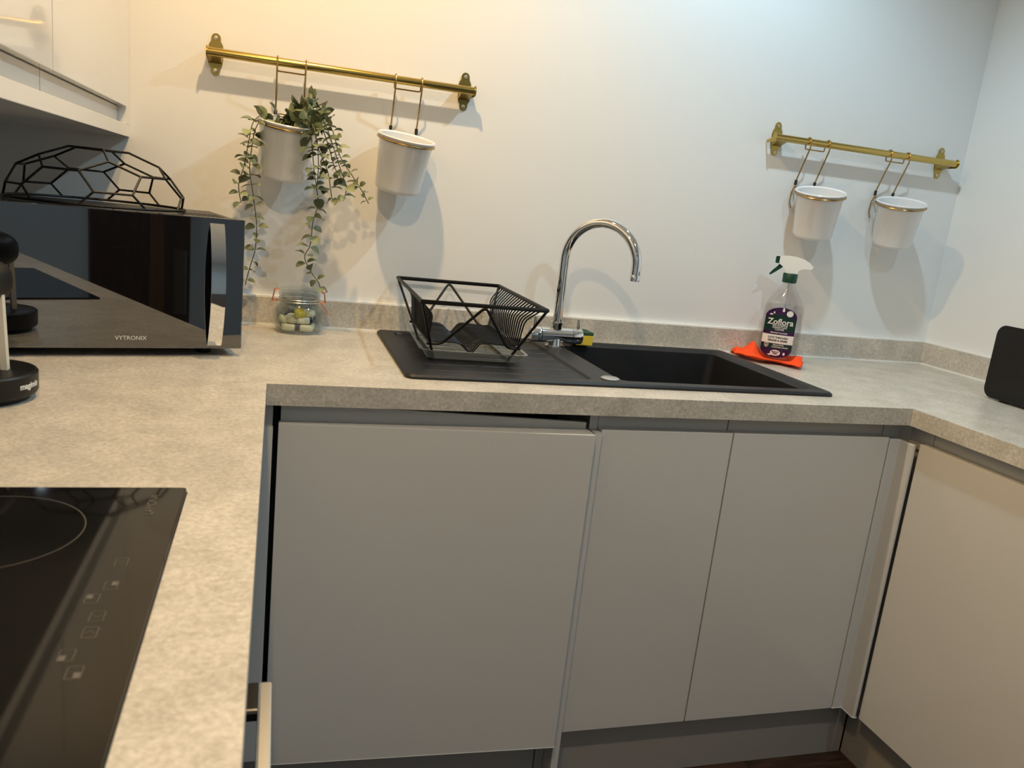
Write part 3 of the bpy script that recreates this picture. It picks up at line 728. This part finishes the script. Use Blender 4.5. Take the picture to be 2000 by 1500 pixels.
obj('clasp_tail', tube(bmesh.new(), rounded([(.049, 0, .070), (.056, 0, .060), (.066, 0, .046), (.068, 0, .043)], .004), .0016, 6), 'copper', cl2, smooth=True)
obj('clasp_loop', tube(bmesh.new(), [(.054 + .006 * math.cos(2 * PI * k / 20), 0, .100 + .005 * math.sin(2 * PI * k / 20)) for k in range(20)], .0012, 6, closed=True), 'copper', cl2, smooth=True)
# wrapped tablets inside the jar
def tablet(x, y, z, rz, rx, m2, label, ln=.039, m1='tab_cream'):
    t = thing('wrapped_tablet', label, 'tablet', (.062 + x, .527 + y, z), group='wrapped tablets inside the glass jar')
    t.rotation_euler = (rx, 0, rz)
    bm = bmesh.new(); bmesh.ops.create_uvsphere(bm, u_segments=16, v_segments=10, radius=1)
    for v in bm.verts:
        p = v.co; v.co = Vector([math.copysign(abs(c) ** .62, c) for c in p]); v.co = Vector((v.co.x * ln / 2, v.co.y * .0120, v.co.z * .0082))
    obj('tablet', bm, m1, t, smooth=True)
    bm = bmesh.new(); bmesh.ops.create_uvsphere(bm, u_segments=14, v_segments=8, radius=1)
    for v in bm.verts:
        p = v.co; v.co = Vector([math.copysign(abs(c) ** .7, c) for c in p]); v.co = Vector((v.co.x * .0065 + ln * .30, v.co.y * .0124, v.co.z * .0087))
    obj('coloured_end', bm, m2, t, smooth=True)
same = 'cream wrapped tablet with a dark blue end lying inside the glass jar'
for i, (x, y, z, rz, rx) in enumerate(((-.020, -.024, .0135, .3, 0), (.014, -.028, .0135, 2.9, .1), (.026, .002, .0140, 1.4, 0), (-.026, .008, .0140, 1.9, 0), (0, .024, .0135, .1, .1), (.0, .000, .0140, .8, 0),
        (.012, -.022, .0300, .35, -.2), (-.020, -.014, .0300, 2.2, .2), (.020, .016, .0310, 1.0, .2), (-.014, .018, .0310, 2.6, -.1), (.018, -.010, .0460, 2.7, -.2))):
    tablet(x, y, z, rz, rx, 'tab_blue', same)
tablet(-.034, -.012, .030, 1.75, .5, 'tab_green', 'cream wrapped tablet with a green end at the left of the jar', .026)
tablet(.000, -.026, .0475, .2, .6, 'tab_yellow', 'yellow wrapped tablet at the top of the pile in the jar', .022, 'tab_yellow')

# ================================================================== CLOTH AND SPRAY BOTTLE
BXC, BYC, BROT = 1.341, .506, math.radians(-30)
bm = bmesh.new(); n = 46
def clothz(u, v):
    # u, v in -1..1: folds run roughly along u
    w = noise.noise(Vector((u * 1.3, v * 3.4, 3.1))) * .55 + noise.noise(Vector((u * 3.2, v * 6.0, 9.7))) * .25
    z = .010 + .010 * max(-.8, w) + .009 * abs(math.sin(v * 4.2 + u * 1.1 + w))
    z += .036 * math.exp(-(((u + .52) / .20) ** 2 + ((v - .30) / .28) ** 2))
    z += .024 * math.exp(-(((u - .82) / .12) ** 2 + ((v + .40) / .35) ** 2))
    dx = u * .096 / .060; dy = v * .075 / .045
    k = 1 / (1 + math.exp((math.hypot(dx - .62, dy) - 1.02) * 9))     # pressed flat under the bottle
    return z * (1 - k) + .0045 * k
ct = thing('cleaning_cloth', 'crumpled orange microfibre cloth lying under the spray bottle', 'cloth', (1.307, .492, 0), math.radians(-40))
grid = []
for i in range(n + 1):
    row = []
    for j in range(n + 1):
        u = -1 + 2 * i / n; v = -1 + 2 * j / n
        r = 1 + .12 * noise.noise(Vector((u * 2, v * 2, 1.5)))
        row.append(bm.verts.new((u * .096 * r * (1 - .10 * v * v), v * .070 * r * (1 - .18 * abs(u)) + .010 * math.sin(u * 5), clothz(u, v))))
    grid.append(row)
for i in range(n):
    for j in range(n): bm.faces.new((grid[i][j], grid[i + 1][j], grid[i + 1][j + 1], grid[i][j + 1]))
ext = bmesh.ops.extrude_face_region(bm, geom=bm.faces[:])
for v in [g for g in ext['geom'] if isinstance(g, bmesh.types.BMVert)]: v.co.z = max(.0012, v.co.z - .0026) - .0006
obj('cloth', bm, 'orange', ct, smooth=True, ang=180)

sb = thing('spray_bottle', 'clear spray bottle of cleaner with purple label and white trigger head', 'bottle', (BXC, BYC, .0072), BROT)
A_, B_, NN = .0540, .0315, 2.7
def sell(a, b, t, nn=NN):
    c, s = math.cos(t), math.sin(t)
    return (math.copysign(abs(c) ** (2 / nn), c) * a, math.copysign(abs(s) ** (2 / nn), s) * b)
PROF = [(.0, .86, .86), (.004, .95, .95), (.012, 1, 1), (.060, 1, 1), (.120, 1, 1), (.140, .965, .98), (.155, .88, .92), (.168, .74, .82), (.180, .58, .72), (.190, .45, .62), (.198, .36, .55), (.206, .31, .50), (.212, .30, .49)]
def shell(bm, k, prof, n=56):
    rings = []
    for z, fa, fb in prof:
        nn = NN if z < .15 else max(2.0, NN - (z - .15) * 16)
        rings.append([bm.verts.new((*sell(A_ * fa * k, B_ * fb * k, 2 * PI * j / n, nn), z)) for j in range(n)])
    for a, b in zip(rings[:-1], rings[1:]): bridge(bm, a, b)
    bm.faces.new(rings[0][::-1]); return rings
bm = bmesh.new(); shell(bm, 1, PROF)
obj('bottle_body', bm, 'clear', sb, smooth=True)
bm = bmesh.new(); rg = shell(bm, .955, [(.003, .9, .9), (.012, 1, 1), (.120, 1, 1), (.140, .965, .98), (.150, .90, .93)]); bm.faces.new(rg[-1])
obj('liquid', bm, 'liquid', sb, smooth=True)
obj('dip_tube', tube(bmesh.new(), [(.004, .004, .010), (0, 0, .215)], .0022, 8), 'clear', sb, smooth=True)
obj('collar', lathe(bmesh.new(), [(.0165, .2085), (.0190, .2100), (.0195, .2320), (.0180, .2345), (.0, .2345)], 36), 'green_p', sb, smooth=True)
# trigger head: nozzle to the left (-x)
hp = [(-.011, .2348), (-.013, .2430), (-.021, .2530), (-.031, .2600), (-.031, .2740), (-.015, .2768), (.006, .2757), (.026, .2712), (.041, .2640), (.0490, .2562), (.0470, .2538), (.036, .2540), (.022, .2515), (.0140, .2450), (.0120, .2348)]
hdm = prism(bmesh.new(), hp, -.0105, .0105, axis='y')
obj('trigger_head', hdm, 'white_p', sb, bevel=.004, seg=3, smooth=True, ang=35)
obj('nozzle', prism(bmesh.new(), rrect(-.044, -.0312, .2590, .2755, .002), -.0095, .0095, axis='y'), 'green_p', sb, bevel=.0012)
obj('trigger', prism(bmesh.new(), [(-.0300, .2595), (-.0200, .2560), (-.0270, .2470), (-.0400, .2360), (-.0520, .2265), (-.0545, .2275), (-.0480, .2370), (-.0380, .2480)], -.006, .006, axis='y'), 'green_p', sb, bevel=.0012)
# label wrapped on the front face
LX = -.006
def onbottle(x, z, off):
    X = x + LX; q = min(.999, abs(X) / (A_ + .0001))
    return Vector((X, -B_ * (1 - q ** NN) ** (1 / NN) - off, z))
def band(name, z0, z1, wf, material, par, off, nz=8, nx=16):
    bm = bmesh.new(); g = []
    for i in range(nz + 1):
        z = z0 + (z1 - z0) * i / nz; a, b = wf(z); g.append([bm.verts.new(onbottle(a + (b - a) * j / nx, z, off)) for j in range(nx + 1)])
    for i in range(nz):
        for j in range(nx): bm.faces.new((g[i][j], g[i][j + 1], g[i + 1][j + 1], g[i + 1][j]))
    return obj(name, bm, material, par, smooth=True)
def wl(z):
    w = .0405
    if z > .115: w = .0405 * math.sqrt(max(0, 1 - ((z - .115) / .0275) ** 2)) + .0005
    if z < .030: w = .0405 * math.sqrt(max(0, 1 - ((.030 - z) / .0250) ** 2)) + .0005
    return (-w, w)
lb = band('label', .0055, .142, wl, 'lab_purple', sb, .0004, 40)
def wg(z):
    w = wl(z)[1]
    if z > .105: w = min(w, .0395 * math.sqrt(max(0, 1 - ((z - .105) / .018) ** 2)) + .0004)
    return (-w, w)
band('green_field', .0790, .1225, wg, 'lab_green', lb, .0007, 16)
band('white_field', .0440, .0680, wl, 'lab_white', lb, .0007)
band('green_field', .0300, .0440, wl, 'lab_green', lb, .0007)
def disc(name, cx, cz, rx, rz, material, off):
    bm = bmesh.new(); c = bm.verts.new(onbottle(cx, cz, off)); r = [bm.verts.new(onbottle(cx + rx * math.cos(2 * PI * k / 24), cz + rz * math.sin(2 * PI * k / 24), off)) for k in range(24)]
    for k in range(24): bm.faces.new((c, r[k], r[(k + 1) % 24]))
    return obj(name, bm, material, lb, smooth=True)
disc('white_roundel', .0205, .1275, .0088, .0082, 'lab_white', .0009)
disc('white_oval', -.001, .0185, .0135, .0080, 'lab_white', .0009)
disc('flower_fleck', -.027, .122, .004, .002, 'lab_white', .0007); disc('flower_fleck', -.020, .127, .002, .003, 'lab_white', .0007)
disc('flower_fleck', -.015, .0125, .005, .002, 'lab_white', .0007); disc('flower_fleck', .022, .0175, .003, .004, 'lab_white', .0007)
def drop():
    bm = bmesh.new(); p = [(0, .0085), (.0028, .002), (.0034, -.001), (.0022, -.0038), (0, -.0045), (-.0022, -.0038), (-.0034, -.001), (-.0028, .002)]
    bm.faces.new([bm.verts.new(onbottle(x + .003, z + .1355, .0009)) for x, z in p]); obj('drop_emblem', bm, 'lab_white', lb)
drop()
def shield():
    bm = bmesh.new()
    p = [(-.0055, .0045), (0, .0062), (.0055, .0045), (.0048, -.002), (0, -.0062), (-.0048, -.002)]; q = [(a * .78, b * .78) for a, b in p]
    bridge(bm, [bm.verts.new(onbottle(x - .0270, z + .0370, .0010)) for x, z in p], [bm.verts.new(onbottle(x - .0270, z + .0370, .0010)) for x, z in q])
    for a in ((-.0006, .0006, -.003, .003), (-.003, .003, -.0006, .0006)): bm.faces.new([bm.verts.new(onbottle(x - .0270, z + .0370, .0010)) for x, z in ((a[0], a[2]), (a[1], a[2]), (a[1], a[3]), (a[0], a[3]))])
    obj('shield_emblem', bm, 'lab_white', lb)
shield()
def ltext(body, size, cx, cz, material, off=0.0, sx=1.0):
    text('lettering', body, size, material, lb, (0, 0, 0), (1, 0, 0), (0, 0, 1), warp=lambda x, y, z: onbottle(x + cx, y + cz, .0011 + (z + .0001)), off=off, extr=.0001, sx=sx)
ltext('Zoflora', .0225, 0, .1025, 'lab_white', .00035, .98)
ltext('MULTIPURPOSE', .0056, 0, .0925, 'lab_white', .0001); ltext('DISINFECTANT', .0056, 0, .0872, 'lab_white', .0001); ltext('CLEANER', .0056, 0, .0820, 'lab_white', .0001)
ltext('MIDNIGHT BLOOMS', .0048, 0, .0730, 'lab_white', .0001)
ltext('CUTS THROUGH', .0068, 0, .0600, 'lab_green', .0002); ltext('GREASE & GRIME', .0068, 0, .0518, 'lab_green', .0002)
ltext('KILLS 99.9%', .0056, .004, .0398, 'lab_white', .0001); ltext('OF BACTERIA & VIRUSES', .0050, .0085, .0340, 'lab_white', .0001, .78)
ltext('BLEACH', .0052, -.001, .0208, 'lab_purple', .0002); ltext('FREE', .0052, -.001, .0158, 'lab_purple', .0002)

# ================================================================== COFFEE MACHINE
cm = thing('coffee_machine', 'black capsule coffee machine with round base at the left edge', 'coffee machine', (-.381, -.146, 0))
obj('base', lathe(bmesh.new(), [(.060, .0005), (.064, .003), (.0655, .0065), (.0715, .0090), (.0735, .0130), (.0735, .0375), (.0715, .0400), (.0690, .0405), (.0675, .0395), (0, .0392)], 64), 'satin_black', cm, smooth=True, ang=35)
a0 = math.radians(-33)
def cyl(x, y, z):
    a = a0 + (x + .0215) / .0738; r = .0738 + z
    return Vector((r * math.cos(a), r * math.sin(a), y + .0250))
text('lettering', 'magimix', .0118, 'print_white', cm, (0, 0, 0), (1, 0, 0), (0, 0, 1), warp=cyl, off=.0003, extr=.0002)
bm = bmesh.new()
cols = []
for z, x, hw in ((.0395, -.0, .030), (.090, -.008, .030), (.150, -.018, .031), (.20, -.024, .032)):
    cols.append([bm.verts.new((p[0] - .060 + x * .3, p[1] + .050, z)) for p in rrect(-.062, .062, -.045, .045, .020)])
for a, b in zip(cols[:-1], cols[1:]): bridge(bm, a, b)
bm.faces.new(cols[0][::-1]); bm.faces.new(cols[-1])
obj('column', bm, 'satin_black', cm, smooth=True)
bm = bmesh.new()
sec = []
for z, x in ((.0395, .0340), (.090, .0320), (.150, .0300)): sec.append([bm.verts.new(p) for p in ((x - .006, .002, z), (x + .003, .000, z), (x + .003, .012, z), (x - .006, .014, z))])
for a, b in zip(sec[:-1], sec[1:]): bridge(bm, a, b)
bm.faces.new(sec[0]); bm.faces.new(sec[-1])
obj('side_band', bm, 'cream', cm)
for k in range(10): obj('grille_rib', box(-.06, 0.0215 - k * .0006, -.0005, .0035, .046 + k * .009, .050 + k * .009), 'rubber', cm)
bm = bmesh.new(); bmesh.ops.create_uvsphere(bm, u_segments=40, v_segments=24, radius=1)
for v in bm.verts:
    p = v.co; q = [math.copysign(abs(c) ** .72, c) for c in p]; v.co = Vector((q[0] * .080 - .044, q[1] * .072 + .020, q[2] * .036 + .158))
obj('brew_head', bm, 'satin_black', cm, smooth=True)

# ================================================================== BLACK APPLIANCE ON THE RIGHT
ap = thing('countertop_appliance', 'black boxy appliance with rounded corners on the right worktop', 'appliance', (1.80, -.05, 0))
obj('casing', prism(bmesh.new(), rrect(-.250, .200, .0085, .180, .020, 6), -.098, .095, axis='x'), 'black_plastic', ap, bevel=.004)
fr = obj('front_frame', prism(bmesh.new(), rrect(-.246, .196, .012, .1765, .018, 6), -.1030, -.0985, axis='x'), 'satin_black', ap, bevel=.002)
obj('front_panel', prism(bmesh.new(), rrect(-.232, .184, .022, .1660, .012, 5), -.1045, -.1031, axis='x'), 'black_plastic', ap)
for x in (-.07, .07):
    for y in (-.22, .165): obj('foot', lathe(bmesh.new(), [(.010, 0), (.011, .009)], 16, (x, y, 0)), 'rubber', ap, smooth=True)
obj('top_plate', prism(bmesh.new(), rrect(-.080, .080, -.225, .170, .02, 5), .1800, .1815), 'steel', ap)
for x in (-.03, .03): obj('slot', box(x - .011, x + .011, -.20, .14, .1812, .1822), 'rubber', ap)
